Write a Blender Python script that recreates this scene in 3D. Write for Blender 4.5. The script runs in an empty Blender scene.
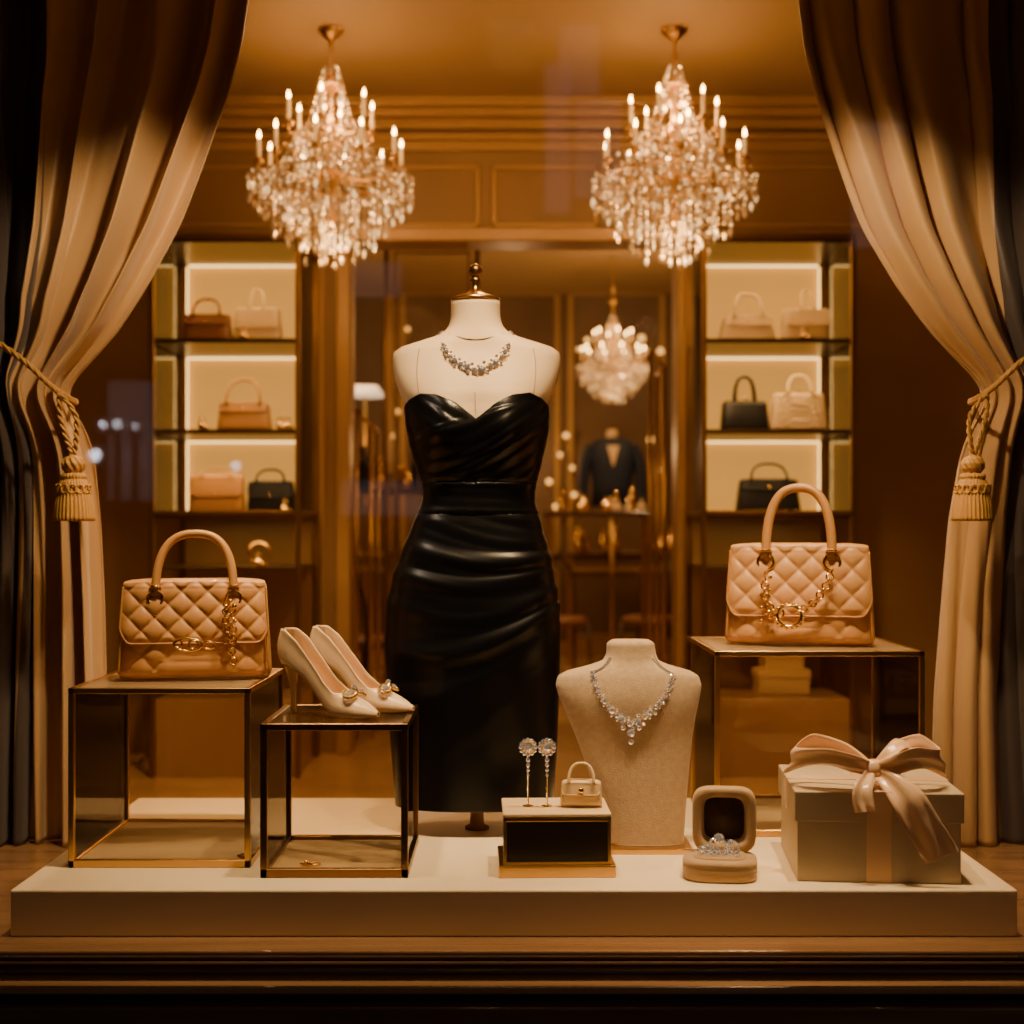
import bpy, math, random
import numpy as np
from mathutils import Vector, Matrix
random.seed(3)
pi=math.pi
H=1.5; F=1400.0
def X(px,d): return (px-512)*d/F
def Z(py,d): return H-(py-530)*d/F
def Y(d): return d-3.0
ZP=0.754   # platform top
ZS=0.657   # sill top
ZF=0.35    # shop floor
ZC=3.69    # ceiling
# ------------------------------------------------ materials
def M(name,col,rough=.5,metal=0,es=0,ec=None,bump=None,var=None,sheen=0,coat=0,spec=.5,trans=0,vscale=8,aniso=0):
    m=bpy.data.materials.new(name); m.use_nodes=True
    nt=m.node_tree; b=nt.nodes['Principled BSDF']
    b.inputs['Base Color'].default_value=(*col,1)
    b.inputs['Roughness'].default_value=rough
    b.inputs['Metallic'].default_value=metal
    b.inputs['Specular IOR Level'].default_value=spec
    b.inputs['Sheen Weight'].default_value=sheen
    b.inputs['Coat Weight'].default_value=coat
    b.inputs['Transmission Weight'].default_value=trans
    if es:
        b.inputs['Emission Color'].default_value=(*(ec or col),1)
        b.inputs['Emission Strength'].default_value=es
    if bump or var:
        tc=nt.nodes.new('ShaderNodeTexCoord')
    if var:
        n=nt.nodes.new('ShaderNodeTexNoise'); n.inputs['Scale'].default_value=vscale; n.inputs['Detail'].default_value=4
        nt.links.new(tc.outputs['Object'],n.inputs['Vector'])
        r=nt.nodes.new('ShaderNodeValToRGB')
        r.color_ramp.elements[0].position=.3; r.color_ramp.elements[1].position=.7
        r.color_ramp.elements[0].color=(*var,1); r.color_ramp.elements[1].color=(*col,1)
        nt.links.new(n.outputs['Fac'],r.inputs['Fac']); nt.links.new(r.outputs['Color'],b.inputs['Base Color'])
    if bump:
        n=nt.nodes.new('ShaderNodeTexNoise'); n.inputs['Scale'].default_value=bump[0]; n.inputs['Detail'].default_value=3
        nt.links.new(tc.outputs['Object'],n.inputs['Vector'])
        bn=nt.nodes.new('ShaderNodeBump'); bn.inputs['Strength'].default_value=bump[1]; bn.inputs['Distance'].default_value=.002
        nt.links.new(n.outputs['Fac'],bn.inputs['Height']); nt.links.new(bn.outputs['Normal'],b.inputs['Normal'])
    return m
def glassmat(name,tint=(.9,.9,.9),ior=1.35,rough=.02):
    m=bpy.data.materials.new(name); m.use_nodes=True; nt=m.node_tree; nt.nodes.clear()
    o=nt.nodes.new('ShaderNodeOutputMaterial'); mx=nt.nodes.new('ShaderNodeMixShader')
    t=nt.nodes.new('ShaderNodeBsdfTransparent'); t.inputs[0].default_value=(*tint,1)
    g=nt.nodes.new('ShaderNodeBsdfGlossy'); g.inputs['Roughness'].default_value=rough
    f=nt.nodes.new('ShaderNodeFresnel'); f.inputs['IOR'].default_value=ior
    nt.links.new(f.outputs[0],mx.inputs[0]); nt.links.new(t.outputs[0],mx.inputs[1]); nt.links.new(g.outputs[0],mx.inputs[2])
    nt.links.new(mx.outputs[0],o.inputs[0]); return m
def seemat(name,col,tint,fac,rough=.15,metal=.2):
    m=M(name,col,rough,metal); nt=m.node_tree; b=nt.nodes['Principled BSDF']; o=nt.nodes['Material Output']
    t=nt.nodes.new('ShaderNodeBsdfTransparent'); t.inputs[0].default_value=(*tint,1)
    mx=nt.nodes.new('ShaderNodeMixShader'); mx.inputs[0].default_value=fac
    nt.links.new(t.outputs[0],mx.inputs[1]); nt.links.new(b.outputs[0],mx.inputs[2]); nt.links.new(mx.outputs[0],o.inputs[0]); return m
def woodmat(name,c1,c2,rough=.35,scale=(1,1,12)):
    m=M(name,c1,rough,coat=.2); nt=m.node_tree; b=nt.nodes['Principled BSDF']
    tc=nt.nodes.new('ShaderNodeTexCoord'); mp=nt.nodes.new('ShaderNodeMapping'); mp.inputs['Scale'].default_value=scale
    n=nt.nodes.new('ShaderNodeTexNoise'); n.inputs['Scale'].default_value=3; n.inputs['Detail'].default_value=6; n.inputs['Distortion'].default_value=.5
    r=nt.nodes.new('ShaderNodeValToRGB'); r.color_ramp.elements[0].color=(*c1,1); r.color_ramp.elements[1].color=(*c2,1)
    r.color_ramp.elements[0].position=.3; r.color_ramp.elements[1].position=.7
    nt.links.new(tc.outputs['Object'],mp.inputs[0]); nt.links.new(mp.outputs[0],n.inputs['Vector'])
    nt.links.new(n.outputs['Fac'],r.inputs['Fac']); nt.links.new(r.outputs['Color'],b.inputs['Base Color']); return m
mBrass=M('brass',(.66,.40,.13),.28,1)
mBronze=M('bronze',(.22,.12,.05),.3,1)
mGold=M('gold',(.98,.66,.24),.18,1)
mDkBrass=M('dark_brass',(.30,.16,.05),.35,.9)
mCream=M('cream_lacquer',(.88,.73,.50),.45,var=(.85,.69,.46))
mPlat=M('platform_paint',(.86,.70,.47),.5,var=(.83,.67,.44),vscale=3)
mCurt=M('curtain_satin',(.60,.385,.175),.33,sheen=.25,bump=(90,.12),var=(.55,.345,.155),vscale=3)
mCurtShade=M('curtain_shade',(.075,.058,.052),.38,sheen=.2,bump=(90,.12))  # dark outer folds: light falloff put into the fabric colour
mRope=M('rope_gold',(.54,.30,.08),.55,bump=(200,.4))
mBlack=M('black_satin',(.003,.003,.0035),.31,spec=.34)
mForm=M('form_linen',(.82,.62,.38),.6,bump=(300,.15))
mSeam=M('seam',(.35,.23,.12),.7)
mVelvet=M('beige_velvet',(.50,.36,.21),.8,sheen=.25,bump=(350,.6),var=(.42,.29,.17),vscale=90)
mRingBox=M('ringbox_velvet',(.44,.285,.14),.75,sheen=.3,bump=(400,.3))
mRingIn=M('ringbox_inner',(.13,.075,.04),.8)
mDia=M('diamond',(1,.93,.82),.04,.92,es=.12,ec=(1,.84,.6))  # faint self-glow put into the stones as sparkle
mLeather=M('blush_leather',(.62,.32,.12),.38,bump=(260,.12),coat=.2)
mLeather2=M('tan_leather',(.50,.255,.085),.36)
mLeath3=M('blush_leather_pale',(.63,.34,.135),.38,bump=(260,.12),coat=.2)
mShoe=M('ivory_leather',(.86,.64,.39),.26,coat=.35)
mShoeIn=M('shoe_lining',(.66,.38,.18),.5)
mGift=M('gift_paper',(.56,.45,.29),.5,bump=(200,.08))
mRibbon=M('satin_ribbon',(.86,.58,.35),.22,sheen=.2)
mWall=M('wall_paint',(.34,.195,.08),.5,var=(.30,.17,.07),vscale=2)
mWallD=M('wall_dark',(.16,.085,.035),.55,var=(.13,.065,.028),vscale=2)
mCase=M('cabinet_veneer',(.46,.28,.125),.3,var=(.40,.24,.10),vscale=2,coat=.3)
mTrim=M('trim_gilt',(.50,.30,.12),.38,.25)
mCeil=M('ceiling_paint',(.42,.265,.125),.6,var=(.38,.24,.11),vscale=1)
mFloor=woodmat('floor_marble',(.48,.30,.145),(.62,.40,.21),.2,(1,1,1))
mWood=woodmat('dark_mahogany',(.07,.032,.016),(.13,.06,.028),.28,(.6,8,8))
mSill=woodmat('sill_wood',(.20,.105,.048),(.29,.16,.075),.26,(.6,8,8))
mPanel=M('backlit_panel',(.58,.30,.06),.5,es=.66,ec=(1,.47,.085))
mLED=M('led_strip',(1,.8,.5),.5,es=4,ec=(1,.60,.18))
mShelfDk=M('shelf_bronze',(.10,.055,.02),.3,.6)
mFlame=M('candle_flame',(1,.8,.5),.5,es=45,ec=(1,.55,.16))
mCandle=M('candle_wax',(.95,.7,.35),.5,es=.5,ec=(1,.5,.15))
mBulb=M('bulb',(1,.8,.5),.5,es=2.2,ec=(1,.48,.11))
mCry=M('crystal',(1,.80,.52),.07,.6,es=.05,ec=(1,.66,.30))  # slight emission put in for sparkle
mCryGlint=M('crystal_glint',(1,.86,.62),.07,.2,es=1.3,ec=(1,.64,.27))  # sparkle painted as emission on a random share of crystals
mGlass=glassmat('window_glass',(.985,.985,.985),1.5)
mGlassC=glassmat('case_glass',(.97,.94,.88),1.35)
mNavy=M('navy_cloth',(.012,.02,.045),.7)
mChoc=M('brown_leather',(.24,.10,.04),.4)
mBlk=M('black_leather',(.014,.013,.014),.35)
mIvory=M('ivory_leather_bag',(.80,.59,.33),.45)
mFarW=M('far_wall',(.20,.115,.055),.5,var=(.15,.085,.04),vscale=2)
mShade=M('lamp_shade',(.9,.8,.65),.6,es=1.0,ec=(1,.75,.45))
mPave=M('pavement',(.06,.06,.065),.7,var=(.04,.04,.045),vscale=5)
mBuild=M('building_stone',(.05,.05,.06),.8,var=(.035,.035,.04),vscale=1)
# ------------------------------------------------ mesh helpers
def link(o,parent):
    bpy.context.scene.collection.objects.link(o)
    if parent: o.parent=parent
    return o
def E(name,loc=(0,0,0),rz=0,s=1):
    o=bpy.data.objects.new(name,None); o.empty_display_size=.05
    o.location=loc; o.rotation_euler=(0,0,rz); o.scale=(s,s,s)
    bpy.context.scene.collection.objects.link(o); return o
def mesh(name,V,Fc,mat,parent=None,smooth=True):
    me=bpy.data.meshes.new(name); me.from_pydata([tuple(map(float,v)) for v in V],[],[tuple(f) for f in Fc]); me.update()
    mats=mat if isinstance(mat,(list,tuple)) else [mat]
    for m in mats: me.materials.append(m)
    if smooth: me.polygons.foreach_set('use_smooth',[True]*len(me.polygons))
    return link(bpy.data.objects.new(name,me),parent)
def boxes(name,L,mat,parent=None,bevel=0,seg=2):
    V=[];Fc=[]
    for (x0,x1,y0,y1,z0,z1) in L:
        n=len(V)
        V+=[(x0,y0,z0),(x1,y0,z0),(x1,y1,z0),(x0,y1,z0),(x0,y0,z1),(x1,y0,z1),(x1,y1,z1),(x0,y1,z1)]
        Fc+=[(n,n+3,n+2,n+1),(n+4,n+5,n+6,n+7),(n,n+1,n+5,n+4),(n+1,n+2,n+6,n+5),(n+2,n+3,n+7,n+6),(n+3,n,n+4,n+7)]
    o=mesh(name,V,Fc,mat,parent,smooth=False)
    if bevel:
        b=o.modifiers.new('b','BEVEL'); b.width=bevel; b.segments=seg; b.limit_method='ANGLE'
    return o
def box(name,x0,x1,y0,y1,z0,z1,mat,parent=None,bevel=0,seg=2):
    return boxes(name,[(x0,x1,y0,y1,z0,z1)],mat,parent,bevel,seg)
def se(cx,cy,z,a,b,n=32,e=2.0):
    R=[]
    for i in range(n):
        t=2*pi*i/n; c=math.cos(t); s=math.sin(t)
        R.append((cx+a*math.copysign(abs(c)**(2/e),c), cy+b*math.copysign(abs(s)**(2/e),s), z))
    return R
def loftdata(rings,cap0=True,cap1=True):
    V=[];Fc=[];n=len(rings[0])
    for r in rings: V+=list(r)
    for j in range(len(rings)-1):
        for i in range(n):
            k=(i+1)%n
            Fc.append((j*n+i,j*n+k,(j+1)*n+k,(j+1)*n+i))
    if cap0: Fc.append(tuple(range(n-1,-1,-1)))
    if cap1: Fc.append(tuple(range((len(rings)-1)*n,len(rings)*n)))
    return V,Fc
def loft(name,rings,mat,parent=None,cap0=True,cap1=True,smooth=True):
    V,Fc=loftdata(rings,cap0,cap1); return mesh(name,V,Fc,mat,parent,smooth)
def revolve(name,prof,mat,parent=None,c=(0,0,0),n=24,e=2):
    return loft(name,[se(c[0],c[1],c[2]+z,r,r,n,e) for r,z in prof],mat,parent)
def gridmesh(name,P,mat,parent=None,thick=0,off=0,smooth=True):
    m=len(P);n=len(P[0]);V=[p for r in P for p in r]
    Fc=[(j*n+i,j*n+i+1,(j+1)*n+i+1,(j+1)*n+i) for j in range(m-1) for i in range(n-1)]
    o=mesh(name,V,Fc,mat,parent,smooth)
    if thick:
        s=o.modifiers.new('s','SOLIDIFY'); s.thickness=thick; s.offset=off
    return o
def tubedata(pts,r,n=8,closed=False):
    P=[Vector(p) for p in pts];m=len(P)
    T=[]
    for i in range(m):
        if closed: t=P[(i+1)%m]-P[i-1]
        else: t=P[min(i+1,m-1)]-P[max(i-1,0)]
        T.append(t.normalized() if t.length>1e-9 else Vector((0,0,1)))
    up=Vector((0,0,1)) if abs(T[0].z)<.9 else Vector((1,0,0))
    N=(up-T[0]*up.dot(T[0])).normalized()
    V=[];Fc=[]
    for i in range(m):
        N=(N-T[i]*N.dot(T[i])).normalized(); B=T[i].cross(N)
        rr=r[i] if hasattr(r,'__len__') else r
        for k in range(n):
            a=2*pi*k/n; V.append(P[i]+N*(rr*math.cos(a))+B*(rr*math.sin(a)))
    q=m if closed else m-1
    for j in range(q):
        jj=(j+1)%m
        for i in range(n):
            k=(i+1)%n; Fc.append((j*n+i,j*n+k,jj*n+k,jj*n+i))
    if not closed: Fc+= [tuple(range(n-1,-1,-1)),tuple(range((m-1)*n,m*n))]
    return V,Fc
def merge(parts):
    V=[];Fc=[]
    for v,f in parts:
        n=len(V); V+=list(v); Fc+=[tuple(i+n for i in q) for q in f]
    return V,Fc
def tube(name,pts,r,mat,parent=None,n=8,closed=False):
    V,Fc=tubedata(pts,r,n,closed); return mesh(name,V,Fc,mat,parent)
def smoothpts(pts,n=40):
    P=[Vector(p) for p in pts]; out=[]
    m=len(P)-1
    for k in range(n+1):
        t=k/n*m; i=min(int(t),m-1); f=t-i
        p0=P[max(i-1,0)];p1=P[i];p2=P[i+1];p3=P[min(i+2,m)]
        out.append(.5*((2*p1)+(p2-p0)*f+(2*p0-5*p1+4*p2-p3)*f*f+(3*p1-p0-3*p2+p3)*f*f*f))
    return out
def octa(c,rx,rz,rot=0):
    c=Vector(c);V=[]
    for k in range(4):
        a=rot+k*pi/2; V.append((c.x+rx*math.cos(a),c.y+rx*math.sin(a),c.z))
    V+=[(c.x,c.y,c.z+rz),(c.x,c.y,c.z-rz)]
    Fc=[(0,1,4),(1,2,4),(2,3,4),(3,0,4),(1,0,5),(2,1,5),(3,2,5),(0,3,5)]
    return V,Fc
def gem(c,r,nrm=(0,-1,0)):
    c=Vector(c);nrm=(Vector(nrm).normalized()+Vector((random.uniform(-.3,.3),0,random.uniform(-.3,.3)))).normalized(); up=Vector((0,0,1)) if abs(nrm.z)<.9 else Vector((1,0,0))
    u=up.cross(nrm).normalized(); v=nrm.cross(u); n=8; V=[]; a0=random.random()
    for rad,h in ((.5,.5),(1,.05)):
        for k in range(n):
            a=a0+2*pi*(k+(.5 if rad<1 else 0))/n; V.append(c+(u*math.cos(a)+v*math.sin(a))*rad*r+nrm*h*r)
    V.append(c-nrm*.7*r)
    Fc=[tuple(range(n))]
    for k in range(n):
        q=(k+1)%n; Fc+=[(k,n+k,n+q),(k,n+q,q),(n+k,2*n,n+q)]
    return V,Fc
def sph(c,r,n=10,m=6,sz=1):
    rings=[se(c[0],c[1],c[2]+r*sz*math.sin(a),max(r*math.cos(a),1e-4),max(r*math.cos(a),1e-4),n) for a in [(-pi/2+pi*j/m) for j in range(m+1)]]
    return loftdata(rings)
def torus(c,R,r,axis=(0,-1,0),n=16,k=6,sx=1):
    c=Vector(c);a=Vector(axis).normalized(); up=Vector((0,0,1)) if abs(a.z)<.9 else Vector((1,0,0))
    u=up.cross(a).normalized(); v=a.cross(u)
    return tubedata([c+u*(R*sx*math.cos(2*pi*i/n))+v*(R*math.sin(2*pi*i/n)) for i in range(n)],r,k,True)
def chain(pts,R,r):
    parts=[];P=smoothpts(pts,60); L=0; nxt=0; k=0
    for i in range(1,len(P)):
        L+=(P[i]-P[i-1]).length
        if L>=nxt:
            t=(P[i]-P[i-1]).normalized(); s=Vector((0,1,0)) if k%2 else t.cross(Vector((0,1,0)))
            s=(s-t*s.dot(t)); 
            if s.length<1e-4: s=Vector((1,0,0))
            parts.append(torus(P[i],R,r,s,10,5)); nxt+=R*1.5; k+=1
    return merge(parts)
def I(tab,x):
    t=np.array(tab,float); return float(np.interp(x,t[:,0],t[:,1]))
def smtab(tab,lo,hi,n=400,w=9):
    t=np.array(tab,float); xs=np.linspace(lo,hi,n); cols=[]
    for c in range(1,t.shape[1]):
        y=np.interp(xs,t[:,0],t[:,c]); yp=np.pad(y,w,mode='edge'); k=np.ones(2*w+1)/(2*w+1)
        cols.append(np.convolve(yp,k,'valid'))
    return lambda x:[float(np.interp(x,xs,c)) for c in cols]
# ------------------------------------------------ room shell
box('floor',-3,3,Y(2.86),Y(13.2),ZF-.1,ZF,mFloor)
box('ceiling',-3,3,Y(2.7),Y(13.2),ZC,ZC+.1,mCeil)
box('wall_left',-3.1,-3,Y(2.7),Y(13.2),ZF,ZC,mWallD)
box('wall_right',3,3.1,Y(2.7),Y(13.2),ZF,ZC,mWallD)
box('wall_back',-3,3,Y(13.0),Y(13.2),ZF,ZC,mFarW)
D=7.2
xl=X(343,D);xr=X(684,D);zo=Z(235,D)
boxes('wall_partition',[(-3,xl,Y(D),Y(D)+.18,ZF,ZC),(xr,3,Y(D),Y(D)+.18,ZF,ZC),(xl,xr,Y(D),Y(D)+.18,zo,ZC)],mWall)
box('ground',-12,12,-22,Y(2.78),-.1,0,mPave)
boxes('wall_front',[(-3.1,-1.5,Y(2.70),Y(2.84),0,ZC),(1.5,3.1,Y(2.70),Y(2.84),0,ZC),(-1.5,1.5,Y(2.70),Y(2.84),2.95,ZC)],mWood)
box('window_1',-1.5,1.5,Y(2.765),Y(2.772),ZS,2.95,mGlass)
y=Y(D)
boxes('trim_1',[(-3,3,y-.16,y,ZC-.05,ZC),(-3,3,y-.12,y,ZC-.09,ZC-.05),(-3,3,y-.06,y,ZC-.14,ZC-.09),
   (-3,3,y-.05,y,Z(142,D),Z(135,D)),(-3,3,y-.03,y,Z(152,D),Z(142,D))],mTrim,None,.008)
def pframe(x0,x1,z0,z1,yy,t=.035,dp=.025):
    return [(x0,x1,yy-dp,yy,z1-t,z1),(x0,x1,yy-dp,yy,z0,z0+t),(x0,x0+t,yy-dp,yy,z0,z1),(x1-t,x1,yy-dp,yy,z0,z1)]
L=[]
for a,b in ((120,330),(350,480),(492,598),(610,678),(697,880)):
    L+=pframe(X(a,D),X(b,D),Z(228,D),Z(166,D),y,.022,.02)
L+=pframe(X(322,D),X(340,D),ZF+.2,Z(245,D),y,.012)+pframe(X(687,D),X(704,D),ZF+.2,Z(245,D),y,.012)
boxes('trim_2',L,mTrim,None,.005)
boxes('trim_3',[(xl-.03,xl+.04,y-.05,y+.2,ZF,zo+.03),(xr-.04,xr+.03,y-.05,y+.2,ZF,zo+.03),(xl,xr,y-.05,y+.2,zo-.04,zo+.03)],mTrim,None,.008)
DF=13.0;yf=Y(DF);L=[]
for a,b in ((300,392),(400,470),(478,560),(568,665),(672,760)):
    L+=pframe(X(a,DF),X(b,DF),ZF+.9,Z(290,DF),yf,.05,.04); L+=pframe(X(a,DF),X(b,DF),ZF+.15,ZF+.8,yf,.04,.03)
L.append((-3,3,yf-.08,yf,Z(272,DF),Z(262,DF)))
boxes('trim_4',L,mTrim,None,.005)
box('baseboard_back',-3,3,yf-.04,yf,ZF,ZF+.12,mTrim)
# ------------------------------------------------ shopfront base + sill
boxes('window_sill',[(-1.7,1.7,Y(2.855),Y(4.1),ZS-.035,ZS)],mSill,None,.006)
boxes('trim_5',[(-3,3,Y(2.85),Y(2.9),0,ZS-.036),(-3,3,Y(2.83),Y(2.85),Z(975,2.83),Z(970,2.83)),
   (-3,3,Y(2.74),Y(2.85),Z(1040,2.74),Z(1008,2.74))],mWood,None,.006)
boxes('trim_6',[(-3,3,Y(2.80),Y(2.85),Z(956,2.8),Z(951,2.8)),(-3,3,Y(2.76),Y(2.85),Z(995,2.76),Z(987,2.76))],mSill,None,.004)
box('bay_base',-1.7,1.7,Y(2.91),Y(4.1),ZF,ZS-.036,mWood)
box('display_platform',X(10,2.9),X(1018,2.9),Y(2.9),Y(3.9),ZS,ZP,mPlat,None,.004)
# ------------------------------------------------ glass/brass display stands
def stand(name,x0,x1,d0,d1,z1,r=.0065,topmat=None,fm=None):
    e=E(name,((x0+x1)/2,Y((d0+d1)/2),ZP)); w=(x1-x0)/2;dp=(d1-d0)/2;h=z1-ZP; L=[]
    for sx in(-1,1):
        for sy in(-1,1):
            cx=sx*(w-r);cy=sy*(dp-r); L.append((cx-r,cx+r,cy-r,cy+r,0.0,h))
    for zz,rr in((r*1.3,r*1.3),(h-r,r)):
        for sy in(-1,1): L.append((-w,w,sy*(dp-r)-r,sy*(dp-r)+r,zz-rr,zz+rr))
        for sx in(-1,1): L.append((sx*(w-r)-r,sx*(w-r)+r,-dp,dp,zz-rr,zz+rr))
    boxes('frame',L,fm or mBrass,e,.0012,1)
    box('top_panel',-w+2*r,w-2*r,-dp+2*r,dp-2*r,h-.008,h-.001,topmat,e)
    g=.0015
    boxes('glass_sides',[(-w+2*r,w-2*r,-dp+r-g,-dp+r+g,2*r,h-2*r),(-w+2*r,w-2*r,dp-r-g,dp-r+g,2*r,h-2*r),
        (-w+r-g,-w+r+g,-dp+2*r,dp-2*r,2*r,h-2*r),(w-r-g,w-r+g,-dp+2*r,dp-2*r,2*r,h-2*r)],mGlassC,e)
    box('base_panel',-w+2*r,w-2*r,-dp+2*r,dp-2*r,0.001,.010,mCream,e)
    return e
mTopA=seemat('smoked_glass_tan',(.66,.46,.25),(.99,.95,.88),.42,.3,0)
mTopB=seemat('smoked_glass_dark',(.14,.085,.04),(.96,.90,.80),.34,.1,.4)
z_l=1.151;z_m=1.085;z_r=1.206
stand('glass_display_stand',-.98,-.578,3.09,3.54,z_l,.0065,mTopA)
stand('glass_display_stand',-.54,-.223,3.0,3.34,z_m,.0075,mTopB,fm=mBronze)
stand('glass_display_stand',.493,1.003,3.4,3.86,z_r,.0065,mTopA)
# ------------------------------------------------ curtains
def curtain(name,outline,mirror,seed):
    d=3.78
    f=smtab(outline,-120,870,600,8)
    tie=395
    def outer(py):
        return I([(-120,-230),(100,-200),(300,-120),(395,-52),(450,-60),(860,-90)],py)
    e=E(name,(0,0,0)); N=9; nu=460; P=[]
    zb=ZS+.002; ptop=-110; pbot=530+(H-zb)*F/d
    rows=170
    for j in range(rows+1):
        py=ptop+(pbot-ptop)*j/rows
        inn=f(py)[0]; out=outer(py)
        if mirror: out=1024-out
        g=math.exp(-((py-tie)/40.0)**2)
        amp=.060*(1-.60*g)
        row=[]
        for i in range(nu+1):
            u=i/nu
            uu=u+ .026*math.sin(2*pi*u*1.7+seed)+.014*math.sin(2*pi*u*3.9+py*.0035+seed*2)
            ph=2*pi*N*uu+.35*math.sin(py*.006+u*7)
            s=math.sin(ph)
            ed=1-math.exp(-(1-u)/.02)*.4
            x=X(out+(inn-out)*u+9*math.cos(ph)*(1-.6*g)*(u*(1-u)*4)**.3,d)
            a=amp*(.72+.38*math.sin(u*15+seed))
            yy=Y(d)-a*s*ed - .05*g*math.sin(pi*u)-.010*math.sin(ph*2.0+1.3+py*.012)-.004*math.sin(ph*5+py*.02)*(.3+g)
            yy-=.05*math.exp(-((py-310)/70.0)**2)*u
            w=math.exp(-abs(py-tie)/90.0)
            yy-=.006*w*math.sin(2*pi*26*u+py*.03)
            row.append((x,yy,Z(py,d)))
        P.append(row)
    o=gridmesh('drape',P,[mCurt,mCurtShade],e,.003)
    k0=int(nu*(.57))  # outer folds up to here take the painted shade colour
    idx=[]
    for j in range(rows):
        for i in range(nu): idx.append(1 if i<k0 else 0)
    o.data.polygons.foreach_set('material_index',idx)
    return e
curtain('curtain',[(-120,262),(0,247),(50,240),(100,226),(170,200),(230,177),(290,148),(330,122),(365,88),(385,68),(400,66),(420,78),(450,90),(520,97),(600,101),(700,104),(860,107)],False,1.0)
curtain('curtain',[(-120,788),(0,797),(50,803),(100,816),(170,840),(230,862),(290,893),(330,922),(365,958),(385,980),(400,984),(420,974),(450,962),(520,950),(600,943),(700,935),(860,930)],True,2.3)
def tieback(m):
    def PX(p): return p if m>0 else 1024-p+22
    d=3.78; e=E('curtain_tieback')
    raw=[(-75,330,3.80),(-52,334,3.66),(-10,340,3.59),(25,362,3.57),(50,385,3.59),(68,398,3.65),(76,402,3.76),(60,398,3.86),(20,380,3.9),(-30,350,3.9),(-70,332,3.86)]
    path=smoothpts([(X(PX(a),dd),Y(dd),Z(b,dd)) for a,b,dd in raw],160)
    parts=[]
    for k in range(3):
        q=[]
        for i,p in enumerate(path):
            a=i*.55+k*2*pi/3; q.append(p+Vector((0,.0048*math.cos(a),.0048*math.sin(a))))
        parts.append(tubedata(q,.0048,6))
    cx,cy=X(PX(70),3.62),Y(3.60)
    for s in(-1,1):
        st=(X(PX(62),3.62),Y(3.60),Z(394,3.62)); 
        q=smoothpts([st,(cx+s*.02,cy,Z(415,3.6)),(cx+s*.012+m*.01,cy,Z(440,3.6)),(cx+m*.015,cy,Z(458,3.6))],40)
        for k in range(2):
            parts.append(tubedata([p+Vector((.004*math.cos(i*.7+k*pi),.004*math.sin(i*.7+k*pi),0)) for i,p in enumerate(q)],.004,6))
    V,Fc=merge(parts); mesh('rope',V,Fc,mRope,e)
    tx=cx+m*.015; z0=Z(455,3.6); z1=Z(521,3.6)
    prof=[(.006,0),(.022,-.008),(.029,-.022),(.027,-.036),(.019,-.046),(.030,-.050),(.032,-.056),(.030,-.062),(.034,-.07),(.042,-.10),(.047,-.13),(.050,z1-z0)]
    rings=[];dens=[]
    for i in range(len(prof)-1):
        for k in range(4):
            t=k/4; dens.append((prof[i][0]*(1-t)+prof[i+1][0]*t,prof[i][1]*(1-t)+prof[i+1][1]*t))
    dens.append(prof[-1])
    for r,z in dens:
        R=[]
        for i in range(120):
            a=2*pi*i/120
            if z<-.062: rr=r*(1+.06*math.sin(30*a+z*8)+.015*math.sin(7*a))
            elif z>-.046: rr=r*(1+.07*math.sin(10*a+z*220))
            else: rr=r*(1+.04*math.sin(24*a))
            R.append((tx+rr*math.cos(a),cy+rr*math.sin(a),z0+z))
        rings.append(R)
    loft('tassel',rings,mRope,e)
    V,Fc=merge([torus((tx+.042*math.cos(2*pi*k/14),cy+.042*math.sin(2*pi*k/14),z0-.088),.011,.0028,(math.cos(2*pi*k/14),math.sin(2*pi*k/14),0),12,5) for k in range(14)])
    mesh('tassel_loops',V,Fc,mRope,e)
tieback(1);tieback(-1)
e=E('curtain_rod'); tube('rod',[(-2.3,Y(3.78),3.26),(2.3,Y(3.78),3.26)],.02,mBrass,e,12)
# ------------------------------------------------ dress form
dm=3.5
ct=smtab([(300,475.5,24.5,.058),(318,475.5,24.5,.058),(328,476,27,.060),(336,476.5,36,.064),(342,476.5,58,.068),(347,476.5,78,.066),(353,476.5,84,.070),(370,476.5,83.5,.084),(385,476.5,80,.098),(405,476.5,72,.110),(430,477.5,70.5,.113),(455,478,64,.105),(475,479,58,.095),(492,479,54,.088),(505,478.5,55.5,.090),(520,477.5,62,.097),(560,475,75,.115),(600,473,84.5,.125),(630,473,86.5,.128),(680,473,85.5,.125),(740,474,82.5,.118),(802,474.5,78,.112)],300,802,500,5)
def bump(x,py):
    r=0
    for s in(-1,1): r+=.030*math.exp(-((x-X(477,dm)-s*.078)/.055)**2-((py-432)/30.0)**2)
    return r
ym=Y(dm)
df=E('dress_form',(0,0,0))
rings=[]
for j in range(90):
    py=301+(760-301)*j/89; c,a,b=ct(py); aw=a*dm/F
    R=[]
    for (x,y_,z) in se(X(c,dm),0,Z(py,dm),aw-(.004 if py>400 else 0),b-(.004 if py>400 else 0),96,2.35 if py>345 else 2.0):
        if y_<0: y_-=bump(x,py)*(-y_/b)**.5*.95
        R.append((x,ym+y_,z))
    rings.append(R)
loft('torso',rings,mForm,df)
def bodyfront(px,py,off=.001):
    c,a,b=ct(py); x=X(px,dm); t=min(abs((px-c)/a),.999); e=2.35 if py>345 else 2.0
    yy=b*(1-t**e)**(1/e); yy+=bump(x,py)*(yy/b)**.5*.95
    return Vector((x,ym-yy-off,Z(py,dm)))
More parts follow.
